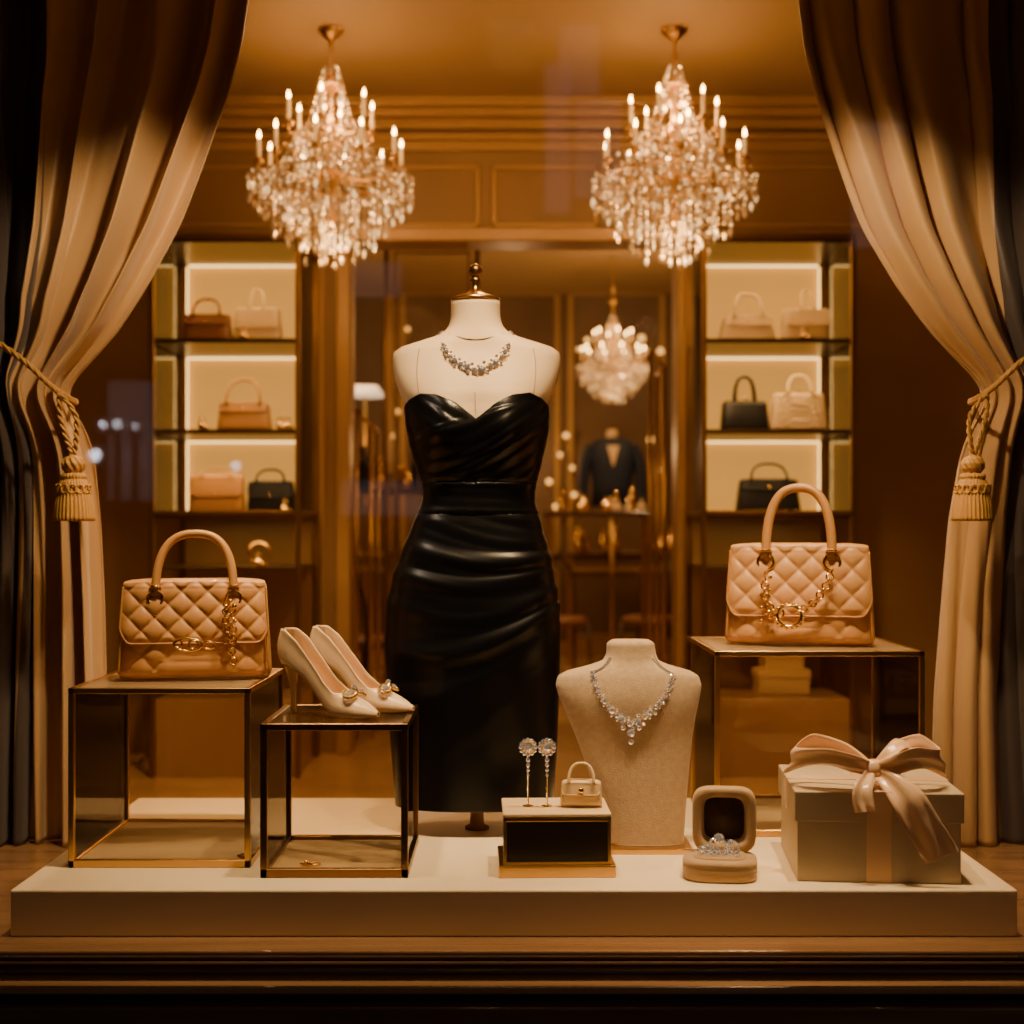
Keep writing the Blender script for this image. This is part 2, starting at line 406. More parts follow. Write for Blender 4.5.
for k,l in enumerate(([(421,351),(419,365),(419,380),(421,396)],[(533,351),(535,365),(535,380),(533,396)],[(476,396),(476.5,406),(477,416)],[(449,336),(462,341),(476,343),(490,341),(504,336)])):
    tube('seam_%d'%k,smoothpts([bodyfront(a,b) for a,b in l],20),.0010,mSeam,df,5)
revolve('neck_cap',[(.062,0),(.062,.005),(.050,.010),(.022,.020),(.010,.03),(.008,.045),(.013,.05),(.013,.054),(.008,.058),(.014,.064),(.019,.073),(.017,.083),(.008,.091),(.001,.094)],mBrass,df,(X(475.5,dm),ym,Z(301,dm)))
revolve('stand_pole',[(.030,0),(.030,.006),(.018,.012),(.016,.05),(.019,.09),(.019,.2)],M('turned_wood',(.30,.15,.06),.4),df,(X(477,dm),ym,ZP))
# dress
dress=E('cocktail_dress')
topt=[(400,412),(405,408),(412,402),(425,397),(440,399),(458,408),(470,418),(477,423),(484,418),(496,408),(512,399),(527,396),(540,401),(548,408),(556,412)]
def sridge(p,k=.7):
    q=p-math.floor(p); return .5-.5*math.cos(2*pi*q**k)
def folds(px,py):
    d=0
    if py<484:
        w=min(1,max(0,(py-398)/14))
        over = min(1,max(0,(py-(418+(px-477)*-.28))/3))
        ko=(py+.50*(px-477)+.0022*(px-477)**2)/13.5+.25*math.sin(px*.035)
        ku=(py-.45*(px-477)+.0022*(px-477)**2)/16+.25*math.sin(px*.035)
        fo=.0038*(.65+.35*math.sin(ko*1.7))*sridge(ko)+.003
        fu=.0028*(.65+.35*math.sin(ku*1.7))*sridge(ku)
        d+=(fo*over+fu*(1-over))*w*min(1,max(0,(484-py)/5))
    elif py<513:
        d+=.005+.0008*sridge((py-.04*(px-477))/9.6)
    else:
        s=max(0,min(1,(px-390)/165.0))
        gg=1-.52*s**1.4
        sag=14*math.sin(pi*s)
        ymm=572+(py-sag-572)/gg
        fade=min(1,max(0,(770-ymm)/120))*min(1,max(0,(py-513)/8))
        k=ymm/40.0+.28*math.sin(ymm*.021+1)
        d+=.0092*fade*sridge(k,.72)*(.60+.40*math.sin(k*2.3+px*.016))
        d+=.0014*fade*sridge(k*2.0+.4+.3*math.sin(px*.02))*(.5+.5*math.sin(px*.026+py*.015))
    return d
nt_=300;mz=320;rings=[[] for _ in range(mz+1)]
for i in range(nt_):
    t=2*pi*i/nt_; c_=math.cos(t); s_=math.sin(t)
    ex=2/2.35; ux=math.copysign(abs(c_)**ex,c_); uy=math.copysign(abs(s_)**ex,s_)
    c,a,b=ct(405); pxt=c+a*ux
    top=I(topt,pxt) if s_<0 else 410
    for j in range(mz+1):
        py=top+(803-top)*j/mz; c,a,b=ct(min(py,802)); px=c+a*ux
        fo=folds(px,py)*(1 if s_<0 else .5)+.0035
        aw=a*dm/F
        x=X(c,dm)+(aw+fo*.45-.002)*ux; yy=(b+fo)*uy
        if s_<0: yy-=bump(x,py)*(abs(yy)/b)**.5
        rings[j].append((x,ym+yy,Z(py,dm)))
o=loft('dress_cloth',rings,mBlack,dress,False,False)
s=o.modifiers.new('s','SOLIDIFY'); s.thickness=.003; s.offset=-1
# necklaces
def necklace(name,pts,sizes,mat=mDia,drops=None,double=False):
    e=E(name); parts=[];P=smoothpts(pts,400)
    Ls=[0]
    for i in range(1,len(P)): Ls.append(Ls[-1]+(P[i]-P[i-1]).length)
    tot=Ls[-1]; s=0;k=0
    while s<tot:
        i=min(int(np.searchsorted(Ls,s)),len(P)-1); u=s/tot; r=sizes(u)*(1 if k%2 else .8)
        p=P[i]+Vector((0,-r*.4,0))
        parts.append(gem(p,r,(.25*(random.random()-.5),-1,.35)))
        if double:
            tn=(P[min(i+1,len(P)-1)]-P[max(i-1,0)]).normalized(); nn=tn.cross(Vector((0,1,0)))
            for q in(-1,1): parts.append(gem(p+nn*q*r*1.15+tn*r,r*.5,(0,-1,.3)))
        s+=r*2.15;k+=1
    V,Fc=merge(parts+(drops or [])); mesh('stones',V,Fc,mat,e,False)
    tube('setting',[p+Vector((0,.001,0)) for p in P[::6]],.0018,mGold,e,6)
    return e
npts=[(441,338),(446,352),(456,364),(468,371),(477,374),(486,371),(498,364),(507,352),(512,338)]
def nfront(px,py):
    if py<345: return Vector((X(px,dm),ym-.03,Z(py,dm)))
    return bodyfront(px,py,.004)
necklace('diamond_necklace',[Vector((X(443,dm),ym+.02,Z(331,dm)))]+[nfront(a,b) for a,b in npts]+[Vector((X(510,dm),ym+.02,Z(331,dm)))],lambda u:.0054+.0052*math.exp(-((u-.5)/.2)**2),double=True)
# ------------------------------------------------ bust display stand
db=3.28;yb=Y(db)
bt=smtab([(641,632,18,.024),(644,632,24,.032),(655,632.5,25,.032),(662,632,28,.033),(667,631,42,.036),(672,630,62,.040),(677,629.5,71,.043),(686,629.5,73.5,.045),(697,630,71,.046),(715,632,65,.046),(740,635,58,.044),(770,639,51,.042),(800,643,44,.040),(830,646,38.5,.038),(852,647,36,.038)],641,852,400,2)
bd=E('necklace_bust')
rings=[]
zbb=ZP+.014
for j in range(100):
    py=641+(848-641)*j/99; c,a,b=bt(py); z=Z(py,db)
    z=max(z,zbb)
    lean=.045*(1-(py-641)/207)
    rings.append([(x,yb+lean+y_-(.012*math.exp(-((py-700)/30)**2) if y_<0 else 0),z) for x,y_,z in se(X(c,db),0,z,a*db/F,b,64,2.4)])
loft('bust',rings[::-1],mVelvet,bd)
box('brass_base',X(609,db),X(690,db),yb-.065,yb+.07,ZP,ZP+.013,mBrass,bd,.002)
def bf(px,py,off=.003):
    c,a,b=bt(py);t=min(abs((px-c)/a),.995); lean=.045*(1-(py-641)/207)
    return Vector((X(px,db),yb+lean-b*(1-t**2.4)**(1/2.4)-.012*math.exp(-((py-700)/30)**2)-off,Z(py,db)))
np2=[(592,672),(597,688),(606,703),(618,715),(630,722),(642,716),(656,704),(667,690),(673,674)]
dr=[gem(bf(630,731,.008),.010,(0,-1,.3)),gem(bf(630,740,.008),.007,(0,-1,.3)),gem(bf(622,726,.008),.006,(0,-1,.3)),gem(bf(638,726,.008),.006,(0,-1,.3))]
P2=[bf(a,b) for a,b in np2]
neck=necklace('diamond_necklace',P2,lambda u:.0054+.0048*math.exp(-((u-.5)/.22)**2),drops=dr,double=True)
tube('neck_chain',smoothpts([P2[0],bf(603,667,.004),bf(611,657,.004)],12),.0022,mDia,neck,6)
tube('neck_chain_2',smoothpts([P2[-1],bf(662,667,.004),bf(654,657,.004)],12),.0022,mDia,neck,6)
# ------------------------------------------------ jewellery riser box
jb=E('jewellery_riser_box',(X(555,3.1),Y(3.1),ZP),math.radians(1.5))
box('tray',-.126,.126,-.10,.10,0,.026,mBrass,jb,.003)
box('box_body',-.114,.114,-.088,.09,.026,.128,M('black_box',(.02,.013,.008),.3),jb,.004)
boxes('box_border',[(-.116,.116,-.091,-.086,.026,.032),(-.116,.116,-.091,-.086,.119,.128),(-.116,-.109,-.091,-.086,.026,.128),(.109,.116,-.091,-.086,.026,.128)],mBrass,jb,.001)
box('box_top',-.117,.117,-.091,.093,.128,.136,mIvory,jb,.003)
ZJ=ZP+.136
for k,pxx in enumerate((528,547)):
    ee=E('drop_earring',(X(pxx,3.08),Y(3.08),ZJ),0); parts=[]
    revolve('holder',[(.012,0),(.012,.003),(.002,.006),(.0015,.12)],mGold,ee,(0,.006,0),12)
    topz=Z(747,3.08)-ZJ
    parts.append(gem((0,-.004,topz),.0105))
    for i in range(12):
        a=2*pi*i/12; parts.append(gem((.0165*math.cos(a),-.002,topz+.0165*math.sin(a)),.0045))
    for i in range(4): parts.append(gem((0,-.003,topz-.028-.011*i),.0055-.0007*i))
    V,Fc=merge(parts); mesh('stones',V,Fc,mDia,ee,False)
    loft('backing',[[(.018*math.cos(a*pi/12),yy,topz+.018*math.sin(a*pi/12)) for a in range(24)] for yy in(0,.003)],mGold,ee)
# ------------------------------------------------ handbags
def handbag(name,loc,rz,w,h,dp,mb,mh=None,quilt=0,hh=.1,hw=.12,flap=.6,taper=.9,res=1,hr=.006,ruffle=False,hardware=True,double=False):
    e=E(name,loc,rz); mh=mh or mb
    n=int(200*res)if quilt else (160 if ruffle else 48); m=int(70*res) if quilt else (70 if ruffle else 16)
    def ab(t):
        a=w/2*(1+(taper-1)*t); b=dp/2*(1-.42*t)
        k=.09
        if t<k: q=(1-(1-t/k)**2)**.5; a-=.03*w*(1-q); b-=dp*.16*(1-q)
        if t>1-k: q=max(0,1-((t-1+k)/k)**2)**.5; a-=.05*w*(1-q); b-=dp*.14*(1-q)
        return a,b*(1+.12*math.sin(pi*t))
    def qd(x,z):
        if not quilt: return (.007*abs(math.sin(z*110+1.5*math.sin(x*70)))+.005*math.sin(x*210+z*60) if ruffle else 0)
        s=quilt; u=(x+z)/s; v=(x-z)/s
        return .0085*(abs(math.sin(pi*u))*abs(math.sin(pi*v)))**.42
    rings=[]
    for j in range(m+1):
        t=j/m;a,b=ab(t);z=h*t+.004;R=[]
        for x,y_,zz in se(0,0,z,a,b,n,5):
            wy=min(1,abs(y_)/b)**6*(1-(abs(x)/a)**12)
            wz=min(1,t/.06,(1-t)/.06)
            y_+=math.copysign(qd(x,z)*wy*max(wz,0),y_)
            R.append((x,y_,zz))
        rings.append(R)
    loft('body',rings,mb,e)
    if flap:
        nx=int(120*res) if quilt else 24; ns=int(70*res) if quilt else 14; P=[]
        at,bt_=ab(.90)
        for j in range(ns+1):
            s=j/ns; row=[]
            for i in range(nx+1):
                u=i/nx*2-1
                end=h*(1-flap)+h*.10*max(0,(abs(u)-.84)/.16)**2*1.5
                tk=.985-.05*max(0,1-s/.3)**2
                if s<.18:
                    q=s/.18; z=h+.007; a,b=ab(.95); y_=b*.8*(1-q)+(-b*.9)*q; x=u*at*tk; z-=.004*(2*q-1)**4+.006*abs(u)**6
                else:
                    q=(s-.18)/.82; z=(h+.003-.006*abs(u)**6*(1-q))*(1-q)+end*q; a,b=ab(z/h if z<h*.93 else .93)
                    a=a if z<h*.9 else at
                    x=u*a*tk; y_=-(b+.006+qd(x,z+.004)*min(1,q*12,(1-q)*10)*(1-abs(u)**14))
                    y_+=.008*abs(u)**10
                row.append((x,y_,z))
            P.append(row)
        gridmesh('flap',P,mb,e,.005,1)
        edge=[Vector(P[j][0]) for j in range(int(ns*.25),ns+1,2)]+[Vector(p) for p in P[ns][1:-1:3]]+[Vector(P[j][-1]) for j in range(ns,int(ns*.25),-2)]
        tube('flap_piping',[p+Vector((0,-.003,0)) for p in edge],.0024*(w/.3)**.5,mh,e,6)
    if quilt:
        for s in(-1,1):
            pts=[]
            for t in np.linspace(.04,.96,20):
                a,b=ab(t); pts.append((s*a*.96,-b*.93,h*t+.004))
            tube('gusset_piping',pts,.003,mh,e,6)
    zt=h*.86 if hardware else h*.97; a,b=ab(.86)
    ys=[-b-.010] if not double else [-b*.7,b*.7]
    for yy in ys:
        pts=[]
        for k in range(41):
            a_=pi*k/40; cx=-math.cos(a_); sz=math.sin(a_)
            pts.append((hw/2*math.copysign(abs(cx)**.75,cx),yy*(1-.7*sz),zt+(h+hh-zt)*abs(sz)**.8))
        V,Fc=tubedata(pts,hr,10); mesh('handle',V,Fc,mh,e)
    if hardware:
        parts=[];lp=[]
        for s in(-1,1):
            parts.append(torus((s*hw/2,ys[0]-.004,zt-.006),hr*1.7,hr*.35,(0,-1,0)))
            lp.append((s*hw/2-hr*1.3,s*hw/2+hr*1.3,ys[0]-.004,ys[0]+.006,zt-.052*(w/.34),zt-.010))
            parts.append(sph((s*hw/2,ys[0]-.006,zt-.04*(w/.34)),hr*.45))
            parts.append(torus((s*hw/2,ys[0]*.98,zt+.02*(w/.34)),hr*1.12,hr*.3,(0,.1,1)))
        boxes('handle_tabs',lp,mh,e,.002)
        V,Fc=merge(parts);mesh('hardware',V,Fc,mGold,e)
    else:
        V,Fc=merge([sph((0,-b-.012,h*(1-flap)+.01),.007)]); mesh('clasp',V,Fc,mGold,e)
    return e,ab
dl=3.30
e,ab=handbag('quilted_handbag',(X(194,dl),Y(3.32),z_l),math.radians(10),.358,.228,.155,mLeather,mLeather2,.060,.112,.178,.62,.92,1,.0100)
parts=[]
parts.append(chain([(.088,-.085,.175),(.083,-.098,.14),(.09,-.104,.11),(.086,-.106,.07),(.09,-.106,.045)],.008,.0022))
parts.append(chain([(.075,-.085,.19),(.07,-.098,.15),(.076,-.104,.12),(.086,-.106,.10)],.007,.002))
for k in range(9): parts.append(sph((.082+.012*math.sin(k*2.1),-.095,.185-k*.012),.005))
V,Fc=merge(parts);mesh('chain_charm',V,Fc,mGold,e)
zq=.086
parts=[torus((-.012,-.112,zq),.014,.003,(0,-1,0),20,6,2.2),torus((.0,-.114,zq),.009,.0025,(0,-1,0),20,6,1.2),torus((.035,-.110,zq-.002),.009,.0025,(0,-1,0),16,6,1.6),torus((-.035,-.112,zq+.002),.008,.0025,(0,-1,0),16,6,1.2)]
V,Fc=merge(parts);mesh('brooch_clasp',V,Fc,mGold,e)
e,ab=handbag('quilted_handbag',(X(801,3.6),Y(3.62),z_r),math.radians(-13),.380,.254,.17,mLeath3,mLeather2,.066,.148,.165,.70,.92,1,.0120)
parts=[]
parts.append(chain([(-.082,-.10,.17),(-.082,-.115,.13),(-.07,-.12,.10),(-.045,-.122,.085)],.010,.0026))
parts.append(chain([(.082,-.10,.19),(.065,-.115,.15),(.035,-.122,.11),(.0,-.122,.09)],.009,.0025))
for k in range(12): parts.append(sph((-.080+.012*math.sin(k*2.1),-.105-.001*k,.185-k*.011),.006))
parts.append(torus((-.022,-.124,.078),.026,.0045,(0,-1,0),28,8,1.15))
for k in range(18):
    a=2*pi*k/18; parts.append(sph((-.022+.035*math.cos(a),-.123,.078+.030*math.sin(a)),.0055))
V,Fc=merge(parts);mesh('chain_charm',V,Fc,mGold,e)
handbag('miniature_handbag',(X(581,3.1),Y(3.09),ZJ),math.radians(-3),.094,.054,.04,mIvory,mIvory,0,.042,.055,.45,.9,1,.0035,hardware=False)
# ------------------------------------------------ pumps
def pump(name,loc,rz):
    e=E(name,loc,rz); L=.25
    S=smtab([(0,.112),(.12,.108),(.28,.085),(.45,.038),(.58,.008),(.66,.002),(.85,.002),(1,.005)],0,1,300,6)
    W=smtab([(0,.003),(.02,.016),(.06,.025),(.15,.029),(.3,.027),(.45,.028),(.62,.037),(.72,.038),(.84,.031),(.94,.017),(1,.003)],0,1,300,3)
    T=smtab([(0,.190),(.08,.190),(.2,.168),(.35,.124),(.5,.078),(.62,.052),(.68,.052),(.78,.043),(.9,.027),(1,.011)],0,1,300,6)
    O=smtab([(0,.92),(.5,.92),(.6,.86),(.66,.66),(.70,.35),(.73,0),(1,0)],0,1,300,3)
    P=[];nv=32
    for j in range(91):
        u=j/90; s=S(u)[0];w=W(u)[0];t=T(u)[0];o=O(u)[0];h=max(t-s,.004);row=[]
        for i in range(nv+1):
            v=i/nv*2-1;av=abs(v);sg=1 if v>=0 else -1
            pr=[(0,0,0),(.3,.86,0),(.4,1,.10),(.6,1.0,.45),(.8,.93*(o+(1-o)*.75),.82),(1,o,1)]
            yy=I([(p[0],p[1]) for p in pr],av)*w; zz=I([(p[0],p[2]) for p in pr],av)*h
            row.append((L*u-.01*(1-u)*math.sin(pi*min(1,max(0,(zz/h))))*(1 if u<.3 else 0),sg*yy,s+zz))
        P.append(row)
    gridmesh('upper',P,[mShoe],e,.0025,1)
    Q=[]
    for j in range(61):
        u=.02+.7*j/60; s=S(u)[0];w=W(u)[0]
        Q.append([(L*u,w*.9*(i/6*2-1),s+.005) for i in range(7)])
    gridmesh('insole',Q,mShoeIn,e,.003)
    loft('heel',[se(x,0,z,a,b,16) for x,z,a,b in((.028,0,.006,.006),(.027,.02,.006,.006),(.025,.06,.008,.008),(.024,.09,.014,.014),(.027,.112,.024,.022))],mShoe,e)
    # jewelled bow brooch across the vamp
    parts=[];st=[]; cx=L*.755
    for s in(-1,1):
        for k in range(14):
            a=2*pi*k/14; yy=s*(.018+.017*math.cos(a)); xx=cx+.013*math.sin(a); zz=.056-.010*(abs(yy)/.035)**2-(xx-cx)*.35
            parts.append(sph((xx,yy,zz),.0042,8,5))
            if k%2==0: st.append(gem((cx+.007*math.sin(a),s*(.018+.009*math.cos(a)),.058-.006*(abs(yy)/.035)**2),.0048,(.3,-.4,1)))
    parts.append(sph((cx,0,.058),.009,10,6)); st.append(gem((cx,-.001,.068),.0065,(.2,-.5,1)))
    V,Fc=merge(parts);mesh('ornament',V,Fc,mGold,e)
    V,Fc=merge(st);mesh('ornament_stones',V,Fc,mDia,e,False)
pump('high_heel_pump',(X(286,3.22),Y(3.19),z_m+.001),math.radians(-26))
pump('high_heel_pump',(X(315,3.27),Y(3.27),z_m+.001),math.radians(-20))
# ------------------------------------------------ ring box
rb=E('ring_box',(X(719,3.03),Y(3.02),ZP),math.radians(-8))
loft('base',[se(0,0,z,a,b,48,3.2) for z,a,b in((0,.074,.066),(.003,.079,.071),(.026,.080,.072),(.030,.078,.070),(.033,.080,.072),(.040,.079,.071),(.044,.072,.064))],mRingBox,rb)
loft('cushion',[se(0,0,z,a,b,40,3.2) for z,a,b in((.041,.058,.048),(.047,.056,.046),(.049,.050,.04))],mRingBox,rb)
lid=[]
def lr(yy,a,b,zc=.114): 
    return [(x+.010,yy,zc+q) for x,q,_ in se(0,0,0,a,b,56,4.6)]
for yy,a,b in((.085,.054,.052),(.080,.064,.064),(.060,.069,.070),(.030,.069,.070),(.026,.065,.066),(.026,.050,.052),(.044,.046,.048),(.056,.042,.044)):
    lid.append(lr(yy,a,b))
loft('lid',lid,mRingBox,rb)
loft('lid_lining',[lr(.052,.046,.046),lr(.053,.03,.03)],mRingIn,rb)
box('hinge',-.03,.03,.058,.072,.036,.046,mGold,rb,.002)
V,Fc=merge([torus((-.004,0,.062),.020,.0028,(.35,-1,.45),28,8),torus((.026,-.004,.060),.016,.0025,(-.5,-1,.5),24,8),torus((-.030,-.006,.056),.013,.002,(.2,-.6,1),24,8)]); mesh('rings',V,Fc,mDia,rb)
parts=[gem((-.002,-.016,.084),.012,(0,-.9,.8)),gem((.024,-.014,.076),.009,(.2,-.7,1)),gem((-.026,-.016,.066),.008,(-.2,-.7,1))]
for k in range(18): parts.append(gem((-.045+.005*k,-.022-.008*math.sin(k*.4),.060+.006*math.sin(k*1.1)),.0048,(0,-.8,.8)))
for k in range(10): parts.append(gem((-.035+.008*k,-.032,.054+.003*(k%2)),.0045,(0,-1,.4)))
V,Fc=merge(parts);mesh('ring_stones',V,Fc,mDia,rb,False)
# ------------------------------------------------ gift box
gb=E('gift_box',(.790,Y(3.125),ZP),math.radians(-5))
w=.170;dp=.165
box('box_body',-w,w,-dp,dp,0,.15,mGift,gb,.002)
box('lid',-w-.006,w+.006,-dp-.006,dp+.006,.128,.192,mGift,gb,.003)
boxes('ribbon_band',[(-.026,.026,-dp-.0015,-dp-.0002,.0,.128),(-.026,.026,-dp-.0078,-dp-.006,.128,.1935),(-.026,.026,-dp-.0078,dp+.0078,.192,.1937)],mRibbon,gb)
boxes('ribbon_cross',[(-w-.0078,w+.0078,-.026,.026,.192,.1934),(-w-.0078,-w-.006,-.026,.026,.128,.1934),(w+.006,w+.0078,-.026,.026,.128,.1934)],mRibbon,gb)
def ribbon(nm,pts,wds,dirs,n=40,m=8,wave=.004):
    P=smoothpts(pts,n); wd=np.interp(np.linspace(0,1,n+1),np.linspace(0,1,len(wds)),wds)
    Dv=smoothpts(dirs,n); rows=[]
    for i,p in enumerate(P):
        dv=Dv[i].normalized(); t=(P[min(i+1,n)]-P[max(i-1,0)]).normalized(); nr=t.cross(dv)
        rows.append([tuple(p+dv*(wd[i]*(k/m-.5))+nr*(wave*math.sin(k/m*2*pi*1.5+i*.12)*(1 if wd[i]>.03 else .8))) for k in range(m+1)])
    return gridmesh(nm,rows,mRibbon,gb,.0015)
by=-.115; bz=.232
kx=-.004
for s,sc in((-1,1.0),(1,.88)):
    ribbon('bow_loop_l' if s<0 else 'bow_loop_r',
      [(kx,by-.005,bz),(kx+s*.045*sc,by-.035,bz+.016),(kx+s*.10*sc,by-.035,bz+.030),(kx+s*.155*sc,by-.012,bz+.022),(kx+s*.172*sc,by+.03,bz+.012),(kx+s*.12*sc,by+.045,bz+.034),(kx+s*.05*sc,by+.025,bz+.026),(kx,by+.005,bz)],
      [.022,.050,.066,.070,.068,.072,.05,.02],
      [(0,0,1),(s*-.1,-.55,1),(s*-.25,-1.0,1),(s*-.35,-.8,1),(s*-.3,-.2,1),(0,-.1,1),(0,0,1),(0,0,1)],56,12,.0045)
ribbon('bow_tail_r',[(kx,by-.006,bz-.002),(kx+.03,by-.045,bz-.018),(kx+.06,by-.075,bz-.050),(kx+.085,by-.080,bz-.095),(kx+.118,by-.078,bz-.150),(kx+.130,by-.078,bz-.170)],[.022,.05,.070,.074,.074,.072],[(.6,0,.8),(.7,-.1,.6),(.85,-.1,.4),(.9,0,.35),(.9,.0,.4),(.9,0,.4)])
ribbon('bow_tail_l',[(kx,by-.006,bz),(kx-.012,by-.035,bz-.012),(kx-.03,by-.065,bz-.03),(kx-.032,by-.074,bz-.06),(kx-.028,by-.076,bz-.078)],[.022,.035,.045,.045,.042],[(-.6,0,.6),(-.9,-.1,.4),(-.95,-.1,.2),(-1,0,.1),(-1,0,-.1)])
ribbon('bow_loop_top',[(kx,by,bz+.002),(kx+.03,by-.01,bz+.035),(kx+.062,by+.012,bz+.055),(kx+.085,by+.03,bz+.035),(kx+.05,by+.035,bz+.012),(kx,by+.01,bz)],[.02,.05,.06,.06,.05,.02],[(0,1,.2),(-.3,1,.3),(-.2,1,.3),(.1,1,.1),(0,1,0),(0,1,0)])
loft('knot',[[(kx+x,by-.004+y_*1,bz+z) for x,y_,_ in se(0,0,0,a,b,20,2.6)] for z,a,b in((-.020,.010,.008),(-.014,.018,.017),(0,.021,.021),(.014,.019,.018),(.021,.011,.009))],mRibbon,gb)
for cx in (304,249):
    if cx==249: loc=(X(243,3.14),Y(3.14),ZP+.011)
    else: loc=(X(306,3.07),Y(3.07),ZP+.011)
    e=E('gold_brooch',loc); parts=[sph((.010*math.cos(k*1.05),.010*math.sin(k*1.05),.004),.004,8,5) for k in range(6)]+[sph((0,0,.005),.006,8,5)]
    if cx!=249: parts+=[torus((.02,0,.003),.012,.002,(0,0,1),16,6)]
    V,Fc=merge(parts);mesh('brooch',V,Fc,mGold,e)
# ------------------------------------------------ display cabinets
def cabinet(name,p0,p1):
    d0=6.5; d1=7.14; x0=X(p0,d0);x1=X(p1,d0);y0=Y(d0);y1=Y(d1)-.02
    e=E(name); zt=Z(236,d0); zbot=ZF; r=.012; L=[]
    for xx in(x0,x1):
        for yy in(y0,y1-.02): L.append((xx-r,xx+r,yy-r,yy+r,zbot,zt))
    for zz in(zt,Z(513,d0),Z(648,d0)):
        L+=[(x0,x1,y0-r,y0+r,zz-r,zz+r),(x0-r,x0+r,y0,y1,zz-r,zz+r),(x1-r,x1+r,y0,y1,zz-r,zz+r)]
    boxes('frame',L,mDkBrass,e,.003,1)
    box('top',x0,x1,y0,y1,zt-.03,zt,mShelfDk,e)
    sh=[Z(338,d0),Z(429,d0),Z(513,d0)]
    boxes('shelves',[(x0+.01,x1-.01,y0+.005,y1-.03,z-.022,z) for z in sh]+[(x0+.01,x1-.01,y0,y1-.03,Z(567,d0)-.012,Z(567,d0))],mShelfDk,e,.002)
    yb_=y1-.03
    box('backlit_panel',x0+.03,x1-.03,yb_-.006,yb_,sh[2],zt-.03,mPanel,e)
    box('lower_back',x0+.02,x1-.02,yb_-.006,yb_,ZF,sh[2]-.025,mCase,e)
    L=[]
    for zz in [zt-.03]+[s-.022 for s in sh[:2]]:
        L.append((x0+.04,x1-.04,yb_-.03,yb_-.02,zz-.008,zz))
    for xx in(x0+.03,x1-.036): L.append((xx,xx+.006,yb_-.03,yb_-.02,sh[2]+.01,zt-.04))
    boxes('led_strips',L,mLED,e)
    boxes('glass_sides',[(x0-.002,x0+.002,y0+.02,y1-.05,sh[2],zt-.03),(x1-.002,x1+.002,y0+.02,y1-.05,sh[2],zt-.03)],mGlassC,e)
    box('base_cupboard',x0+.01,x1-.01,y0+.02,y1-.05,ZF,Z(700,d0),mCase,e,.004)
    zz=[zt-.03]+[s-.022 for s in sh]
    for k in range(4):
        l=bpy.data.lights.new('shelf_light','AREA'); l.shape='RECTANGLE'; l.size=(x1-x0)*.8; l.size_y=.05; l.energy=2.6 if k<3 else 2.6; l.color=(1,.56,.18)
        o=bpy.data.objects.new('shelf_light',l); o.location=((x0+x1)/2,y0+.10,zz[k]-.012); link(o,e)
    return sh
sh=cabinet('display_cabinet',152,298); cabinet('display_cabinet',704,853)
def sb(px0,px1,pt,sz,mat,**k):
    d=6.62; w=(px1-px0)*d/F; k.setdefault('dp',.11)
    h=k.pop('h')*d/F; dp=k.pop('dp'); hh=k.pop('hh',20)*d/F; hw=k.pop('hw',(px1-px0)*.55)*d/F
    handbag('handbag',(X((px0+px1)/2,d),Y(d)+.06,sz),k.pop('rz',0),w,h,dp,mat,k.pop('mh',None),0,hh,hw,k.pop('flap',.6),k.pop('taper',.85),1,k.pop('hr',.007),hardware=False,**k)
sb(181,230,0,sh[0],mChoc,h=28,hh=16,flap=.35,taper=.92)
sb(231,281,0,sh[0],mIvory,h=34,hh=20,hw=14,flap=.6,hr=.005)
sb(215,270,0,sh[1],mLeather2,h=28,hh=24,hw=34,flap=.3,taper=.88)
sb(187,243,0,sh[2],mLeather2,h=38,hh=7,hw=30,flap=.55,taper=.95,hr=.004)
sb(245,294,0,sh[2],mBlk,h=32,hh=12,hw=28,flap=.5,taper=.9)
sb(720,778,0,sh[0],mIvory,h=26,hh=23,hw=28,flap=.35,taper=.82)
sb(784,832,0,sh[0],mIvory,h=33,hh=20,hw=12,flap=.5,hr=.005,taper=.98)
sb(722,771,0,sh[1],mBlk,h=30,hh=25,hw=20,flap=0,taper=.9,double=True)
sb(771,830,0,sh[1],mIvory,h=38,hh=18,hw=24,flap=0,taper=.85,ruffle=True)
sb(737,803,0,sh[2],mBlk,h=34,hh=16,hw=36,flap=.3,taper=.86)
parts=[]
for px,z in((203,sh[1]),(281,sh[1]),(288,sh[1]),(244,sh[0]),(803,sh[0]),(285,sh[2]),(259,Z(567,6.5))):
    x=X(px,6.6); 
    parts.append(sph((x,Y(6.58),z+.02),.02)); parts.append(sph((x+.02,Y(6.57),z+.012),.012)); parts.append(torus((x,Y(6.58),z+.05),.012,.003))
parts.append(torus((X(259,6.6),Y(6.6),Z(567,6.5)+.06),.05,.008,(0,-1,0),20,6)); 
V,Fc=merge(parts);mesh('gold_trinkets',V,Fc,mGold)
zc_=Z(700,6.5)+.001
for k,(a,b,z0,h) in enumerate(((758,808,0,.12),(764,802,.121,.08))):
    e=E('shoe_box',(X((a+b)/2,6.7),Y(6.75),zc_+z0)); ww=(b-a)*6.7/F/2
    box('carton',-ww,ww,-.09,.09,0,h*.75,mIvory,e,.003); box('lid',-ww-.005,ww+.005,-.095,.095,h*.7,h,mIvory,e,.003)
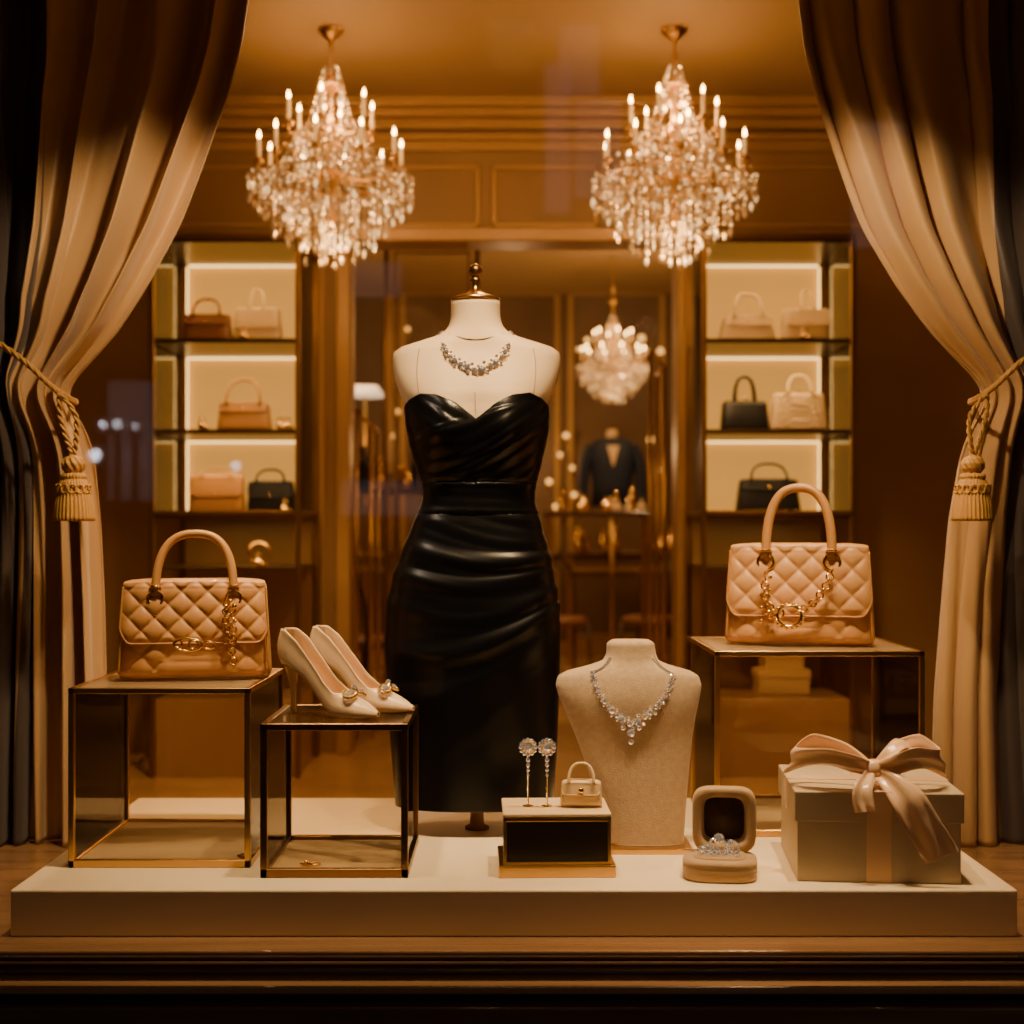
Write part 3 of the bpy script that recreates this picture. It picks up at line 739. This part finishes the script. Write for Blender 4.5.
# ------------------------------------------------ chandelier
def chandelier(name,loc,s=1,power=30):
    e=E(name,loc,random.random(),s)
    revolve('canopy',[(.004,-.075),(.010,-.07),(.012,-.05),(.035,-.035),(.055,-.012),(.058,0)],mBrass,e)
    V,Fc=chain([(0,0,-.07),(0,0,-.2)],.010,.003); mesh('hanging_chain',V,Fc,mBrass,e)
    revolve('stem',[(.003,-.86),(.02,-.85),(.03,-.82),(.012,-.78),(.012,-.72),(.04,-.68),(.045,-.64),(.015,-.60),(.012,-.5),(.03,-.46),(.03,-.43),(.012,-.40),(.010,-.3),(.028,-.25),(.02,-.2),(.003,-.19)],mBrass,e)
    br=[];ca=[];fl=[]
    br.append(torus((0,0,-.25),.055,.005,(0,0,1),24,6)); br.append(torus((0,0,-.47),.16,.004,(0,0,1),32,6)); br.append(torus((0,0,-.655),.31,.005,(0,0,1),40,6))
    def tier(n,R,zc,z0,a0,hc):
        for k in range(n):
            a=a0+2*pi*k/n; c,s_=math.cos(a),math.sin(a)
            pr=smoothpts([(.015,0,z0),(R*.35,0,z0-.05),(R*.78,0,z0-.055),(R*.99,0,zc-.035),(R,0,zc)],16)
            br.append(tubedata([(p.x*c,p.x*s_,p.z) for p in pr],.0055,6))
            x,y_=R*c,R*s_
            br.append(loftdata([se(x,y_,zc+z,r,r,12) for r,z in((.005,-.01),(.022,0),(.024,.006),(.010,.008),(.011,.02))]))
            ca.append(loftdata([se(x,y_,zc+z,.0085,.0085,10) for z in(.015,hc)]))
            fl.append(loftdata([se(x,y_,zc+hc+z,r,r,8) for r,z in((.002,0),(.006,.008),(.007,.016),(.004,.028),(.0008,.038))]))
    tier(6,.19,-.44,-.42,.3,.11); tier(10,.31,-.60,-.62,.1,.10)
    V,Fc=merge(br);mesh('arms',V,Fc,mBrass,e)
    V,Fc=merge(ca);mesh('candles',V,Fc,mCandle,e)
    V,Fc=merge(fl);mesh('flames',V,Fc,mFlame,e)
    A=[];B=[]
    def add(p,r,rz=None):
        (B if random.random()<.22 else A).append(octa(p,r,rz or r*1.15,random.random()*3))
    def strand(p0,p1,sag,r=.0065):
        p0=Vector(p0);p1=Vector(p1);L=(p1-p0).length+sag; n=max(3,int(L/(r*2.5)))
        for k in range(n+1):
            t=k/n; p=p0.lerp(p1,t); p.z-=sag*4*t*(1-t); add(p,r)
    def drop(x,y_,z,L,r=.0068):
        n=int(L/(r*2.8))
        for k in range(n): add((x,y_,z-k*r*2.8),r*(.8+.3*random.random()))
        add((x,y_,z-L-.012),.010,.024)
    def ringstr(n,r0,z0,r1,z1,sag,tw=0):
        for k in range(n):
            a=2*pi*k/n; b=a+tw; strand((r0*math.cos(a),r0*math.sin(a),z0),(r1*math.cos(b),r1*math.sin(b),z1),sag)
    ringstr(8,.055,-.25,.16,-.47,.07); ringstr(16,.16,-.47,.31,-.655,.06); ringstr(8,.03,-.17,.055,-.25,0)
    for n,R,z,sg in((16,.31,-.655,.05),(10,.16,-.47,.05),(12,.36,-.66,.04)):
        for k in range(n):
            a=2*pi*k/n;b=2*pi*(k+1)/n; strand((R*math.cos(a),R*math.sin(a),z),(R*math.cos(b),R*math.sin(b),z),sg)
    for n,R,z,L in((10,.055,-.25,.06),(14,.16,-.47,.09),(12,.12,-.50,.12),(38,.355,-.66,.09),(34,.31,-.66,.14),(26,.25,-.70,.17),(20,.19,-.72,.21),(14,.12,-.74,.23),(7,.05,-.78,.21)):
        for k in range(n):
            a=2*pi*(k+random.random()*.5)/n; drop(R*math.cos(a),R*math.sin(a),z,L*(.75+.4*random.random()))
    for k in range(140):
        a=random.random()*2*pi; z=-.42-random.random()*.36; R=(.10+ .26*min(1,max(0,(-z-.42)/.22)))*math.sqrt(random.random()); add((R*math.cos(a),R*math.sin(a),z),.009)
    V,Fc=merge(A);mesh('crystals',V,Fc,mCry,e,False)
    V,Fc=merge(B);mesh('crystals_glint',V,Fc,mCryGlint,e,False)
    for zz,pw in((-.36,power),(-.95,power*.6)):
        l=bpy.data.lights.new('chandelier_glow','POINT'); l.energy=pw; l.color=(1,.55,.20); l.shadow_soft_size=.08
        o=bpy.data.objects.new('glow',l); o.location=(0,0,zz); link(o,e)
    return e
chandelier('crystal_chandelier',(X(331,6.12),Y(6.12),ZC),1.0,13)
chandelier('crystal_chandelier',(X(674,6.12),Y(6.12),ZC),1.0,13)
c3=chandelier('crystal_chandelier',(X(613,11.2),Y(11.2),Z(300,11.2)),.80,4)
tube('long_rod',[(0,0,-.05),(0,0,(ZC-Z(300,11.2))/.80)],.006,mBrass,c3,6)
# ------------------------------------------------ far room furnishings
def table(name,x,d,w,dp,h,mat=mWood):
    e=E(name,(x,Y(d),ZF)); box('top',-w/2,w/2,-dp/2,dp/2,h-.03,h,mat,e,.006)
    boxes('legs',[(sx*(w/2-.04)-.015,sx*(w/2-.04)+.015,sy*(dp/2-.04)-.015,sy*(dp/2-.04)+.015,0,h-.03) for sx in(-1,1) for sy in(-1,1)]+[(-w/2+.04,w/2-.04,-.01,.01,.18,.2)],mBrass,e,.003)
    return e
def chair(name,x,d,rz):
    e=E(name,(x,Y(d),ZF),rz)
    loft('seat',[se(0,0,z,a,a,24,3) for z,a in((.42,.19),(.44,.21),(.47,.20),(.485,.17))],mChoc,e)
    parts=[tubedata([(sx*.17,sy*.16,.43),(sx*.19,sy*.19,0)],[.018,.010],8) for sx in(-1,1) for sy in(-1,1)]
    parts.append(tubedata(smoothpts([(-.17,.17,.43),(-.19,.22,.7),(-.15,.25,.88),(0,.26,.95),(.15,.25,.88),(.19,.22,.7),(.17,.17,.43)],30),.014,8))
    for k in(-1,0,1): parts.append(tubedata([(k*.07,.18,.46),(k*.08,.25,.92)],.008,6))
    V,Fc=merge(parts);mesh('frame',V,Fc,mWood,e)
t1=table('display_table',X(598,9.2),9.2,.72,.5,Z(512,9.2)-ZF)
t2=table('display_table',X(385,9.9),9.9,.8,.6,Z(490,9.9)-ZF)
t3=table('display_table',X(640,12.2),12.2,1.3,.5,.95)
chair('side_chair',X(560,10.8),10.8,.3); chair('side_chair',X(650,10.9),10.9,-.5); chair('side_chair',X(366,8.7),8.7,2.5)
dj=11.5
jb2=E('jacket_mannequin',(X(613,dj),Y(dj)+.1,ZF))
zt=Z(492,dj)-ZF
rings=[se(0,0,z,a,b,32,2.4) for z,a,b in((zt-.12,.18,.12),(zt+.05,.165,.11),(zt+.25,.19,.12),(zt+.36,.20,.10),(zt+.42,.16,.08),(zt+.45,.07,.06))]
loft('jacket',rings,mNavy,jb2)
loft('neck',[se(0,0,zt+z,a,a,16) for z,a in((.43,.05),(.50,.045),(.52,.035))],mIvory,jb2)
for s in(-1,1): tube('sleeve_%d'%(s+1),smoothpts([(s*.17,0,zt+.38),(s*.22,-.01,zt+.24),(s*.24,-.02,zt),(s*.23,-.05,zt-.12)],14),[.05]*5+[.046]*5+[.042]*5,mNavy,jb2,12)
mesh('shirt_front',[(-.05,-.121,zt+.38),(.05,-.121,zt+.38),(0,-.128,zt+.20)],[(0,1,2)],mIvory,jb2,False)
tube('pole',[(0,0,0),(0,0,zt-.1)],.015,mBrass,jb2); revolve('foot',[(.15,0),(.15,.015),(.02,.03)],mBrass,jb2)
fl=E('floor_lamp',(X(365,10.6),Y(10.6),ZF)); zl=Z(394,10.6)-ZF
tube('pole',[(0,0,.02),(0,0,zl)],.012,mBrass,fl); revolve('base',[(.14,0),(.14,.02),(.02,.035)],mBrass,fl); loft('shade',[se(0,0,z,r,r,32) for z,r in((zl-.02,.15),(zl+.06,.10))],mShade,fl)
sm=E('standing_mirror',(X(432,8.3),Y(8.3),ZF),0); w=X(481,8.3)-X(385,8.3); zt=Z(232,8.3)-ZF
boxes('frame',[(-w/2,w/2,-.02,.02,zt-.03,zt),(-w/2,-w/2+.03,-.02,.02,0,zt),(w/2-.03,w/2,-.02,.02,0,zt),(-w/2,w/2,-.02,.02,.02,.06)],mDkBrass,sm,.004)
boxes('inner_frame',pframe(-w/2+.06,w/2-.06,.15,zt-.12,0,.012,.012),mDkBrass,sm)
box('mirror_glass',-w/2+.03,w/2-.03,-.004,.004,.06,zt-.03,mGlassC,sm)
for a,b,d in((560,664,8.2),(352,378,7.9)):
    e=E('garment_rail',(0,Y(d),ZF)); z1=Z(440 if a==560 else 500,d)-ZF
    V,Fc=merge([tubedata([(X(b,d)-.02,yy,0),(X(b,d)-.02,yy,z1+.4)],.012,8) for yy in(-.2,.2)]+[tubedata([(X(b,d)-.02,-.2,z1+.4),(X(b,d)-.02,.2,z1+.4)],.012,8),tubedata([(X(b,d)-.1,-.2,0),(X(b,d)-.1,-.2,z1+.5)],.010,8),tubedata([(X(b,d)-.1,-.2,z1+.5),(X(b,d)-.02,-.2,z1+.4)],.010,8)]); mesh('rail',V,Fc,mBrass,e)
def bottles(name,table_,hw,z,n,mat=None,k0=1,x0=0):
    parts=[]
    ox,oy,oz=table_.location
    for k in range(n):
        x=ox+x0+hw*random.uniform(-1,1); yy=oy+(random.random()-.5)*.3; r=(.015+.02*random.random())*k0; h=(.06+.1*random.random())*k0
        parts.append(loftdata([se(x,yy,z+zz*h,r*q,r*q,12,3) for zz,q in((0,.9),(.05,1),(.6,1),(.7,.4),(.8,.35),(.82,.5),(1,.45))]))
    V,Fc=merge(parts); mesh(name,V,Fc,[mat or mGold],None)
bottles('perfume_bottles',t1,.30,Z(512,9.2)+.001,9)
bottles('perfume_bottles',t1,.16,Z(512,9.2)+.001,5,mIvory,1.1,.14)
bottles('perfume_bottles',t2,.32,Z(490,9.9)+.001,9,mGold,1.5)
bottles('perfume_bottles',t2,.28,Z(490,9.9)+.001,7,mBlk,1.9)
bottles('perfume_bottles',t3,.55,ZF+.951,16,mGold,1.6)
parts=[];pb=[]
for px,py,d in((352,447,12.9),(408,330,12.9),(560,455,12.9),(572,468,12.7),(549,482,12.8),(566,436,12.9),(657,470,12.9),(650,440,12.9),(394,436,12.9),(628,462,12.9),(648,352,12.9),(578,350,12.9),(587,341,12.9),(641,339,12.9),(660,352,12.9),(556,507,12.9),(574,495,12.9),(398,412,12.9)):
    r=random.uniform(.014,.034)
    parts.append(sph((X(px,d),Y(d)-.05,Z(py,d)),r,8,6)); pb.append(loftdata([se(X(px,d),Y(d)-.05,Z(py,d)+z,q,q,8) for z,q in((-.10,.004),(-.05,.01),(-.02,.018))]))
e=E('wall_sconces'); V,Fc=merge(parts);mesh('bulbs',V,Fc,mBulb,e); V,Fc=merge(pb);mesh('cups',V,Fc,mBrass,e)
# ------------------------------------------------ street outside (glows reflected in the pane, added front fill lamp)
YB=-15.0
def RX(px): return (px-512)*(5.54+12)/F
def RZ(py): return H-(py-530)*(5.54+12)/F
eb=E('street_building',(0,0,0))
box('facade',-10,10,YB-2.2,YB-.2,0,10,mBuild,eb)
mHaze=M('haze_glow',(.3,.33,.45),.3,es=.42,ec=(.58,.55,.58))  # glowing panels shaped to reflect as dim haze in the pane
boxes('haze_panels',[(RX(545),RX(570),YB-.2,YB-.15,RZ(215),RZ(60)),(RX(575),RX(622),YB-.2,YB-.15,RZ(200),RZ(95)),(RX(560),RX(600),YB-.2,YB-.15,RZ(90),RZ(20)),(RX(350),RX(400),YB-.2,YB-.15,RZ(300),RZ(260)),(RX(340),RX(420),YB-.2,YB-.15,RZ(515),RZ(480)),(RX(105),RX(150),YB-.2,YB-.15,RZ(500),RZ(380)),(RX(855),RX(905),YB-.2,YB-.15,RZ(250),RZ(120))],mHaze,eb)
boxes('haze_panel_ledges',[(RX(a),RX(b),YB-.2,YB-.05,RZ(c),RZ(c)+.1) for a,b,c in((540,575,220),(570,627,205),(345,405,305),(850,910,255))],mBuild,eb)
def carlight_standin(px,py,es,r,warm):  # made-up lamp posts standing in for car lights reflected in the pane
    x=RX(px);z=RZ(py); e=E('added_lamp',(x,YB+.6,0))
    tube('added_post',[(0,0,0),(0,0,z-.1)],[.06,.035],mBlk,e,10)
    revolve('bracket',[(.03,z-.14),(.09,z-.1),(.09,z-.07),(.03,z-.05)],mBlk,e)
    V,Fc=sph((0,0,z),r,14,10); mesh('added_globe',V,Fc,M('carlight_standin_globe',(1,1,1),.5,es=es,ec=warm),e)
for px,py,es,r in((110,458,26,.06),(117,428,14,.04),(131,428,14,.04),(245,468,14,.045),(148,430,9,.03)):
    carlight_standin(px,py,es,r,(.9,.9,1))
l=bpy.data.lights.new('front_fill_light','POINT'); l.energy=260; l.color=(1,.74,.48); l.shadow_soft_size=.2  # unseen lamp added to light the sill front and fill the window
esl=E('added_lamp',(6.5,-6.5,0)); tube('added_post',[(0,0,0),(0,0,3.8)],[.06,.04],mBlk,esl,10)
revolve('fill_cap',[(.14,4.35),(.15,4.37),(.03,4.47)],mBlk,esl)
o=bpy.data.objects.new('front_fill',l); o.location=(0,0,4.15); link(o,esl)
# ------------------------------------------------ lights
def spot(x,d,z,tx,td,tz,pw,ang=60,col=(1,.67,.34),r=.04,blend=.7):
    l=bpy.data.lights.new('unseen_spot','SPOT'); l.energy=pw; l.color=col; l.spot_size=math.radians(ang); l.spot_blend=blend; l.shadow_soft_size=r
    o=bpy.data.objects.new('unseen_spot',l); o.location=(x,Y(d),z)
    v=Vector((tx-x,Y(td)-Y(d),tz-z)); o.rotation_euler=v.to_track_quat('-Z','Y').to_euler(); link(o,None)
spot(-.55,2.95,2.85,-.75,3.3,1.15,130,48)
spot(-.1,2.95,2.85,-.15,3.35,1.0,110,55)
spot(.15,2.92,2.75,-.09,3.5,1.45,52,45)
spot(.45,2.95,2.85,.35,3.2,.9,120,48)
spot(.75,2.95,2.85,.80,3.3,1.0,135,52)
spot(-1.0,3.05,2.6,-.09,3.5,1.15,34,34,(1,.76,.52),.12)
spot(-.9,4.3,3.0,-1.15,3.75,1.6,65,75,(1,.58,.26))
spot(.9,4.3,3.0,1.15,3.75,1.6,65,75,(1,.58,.26))
spot(-.35,3.0,2.9,-.95,3.75,2.1,85,48,(1,.66,.34))
spot(.35,3.0,2.9,.95,3.75,2.1,85,48,(1,.66,.34))
spot(-.3,3.2,2.9,-1.1,3.75,.95,80,34,(1,.62,.30))
spot(.3,3.2,2.9,1.1,3.75,.95,80,34,(1,.62,.30))
spot(-.9,4.9,3.62,-1.2,6.5,.6,210,55,(1,.58,.24),.08,1)  # unseen spot pair added to brighten the cabinet bases
spot(.9,4.9,3.62,1.2,6.5,.6,210,55,(1,.58,.24),.08,1)
spot(.35,8.6,3.62,.35,9.6,.4,170,60,(1,.58,.24),.08,1)  # unseen spot added to brighten the far floor
def pt(x,d,z,pw,r=.1,col=(1,.57,.23)):  # point lights without fixtures, added to fill the interior
    l=bpy.data.lights.new('room_fill','POINT'); l.energy=pw; l.color=col; l.shadow_soft_size=r
    o=bpy.data.objects.new('room_fill',l); o.location=(x,Y(d),z); link(o,None)
pt(-1.2,10,3.0,45);pt(1.0,10.5,3.0,45);pt(0,4.9,3.2,30)
pt(0,12.2,2.2,18)
w=bpy.data.worlds.new('World'); bpy.context.scene.world=w; w.use_nodes=True
w.node_tree.nodes['Background'].inputs[0].default_value=(.5,.45,.6,1); w.node_tree.nodes['Background'].inputs[1].default_value=.05
cam=bpy.data.cameras.new('Camera'); co=bpy.data.objects.new('Camera',cam); link(co,None)
co.location=(0,-3,H); co.rotation_euler=(pi/2,0,0); cam.sensor_width=36; cam.lens=36*F/1024; cam.shift_y=18/1024
cam.dof.use_dof=True; cam.dof.focus_distance=3.2; cam.dof.aperture_fstop=2.2; cam.clip_start=.05
bpy.context.scene.camera=co
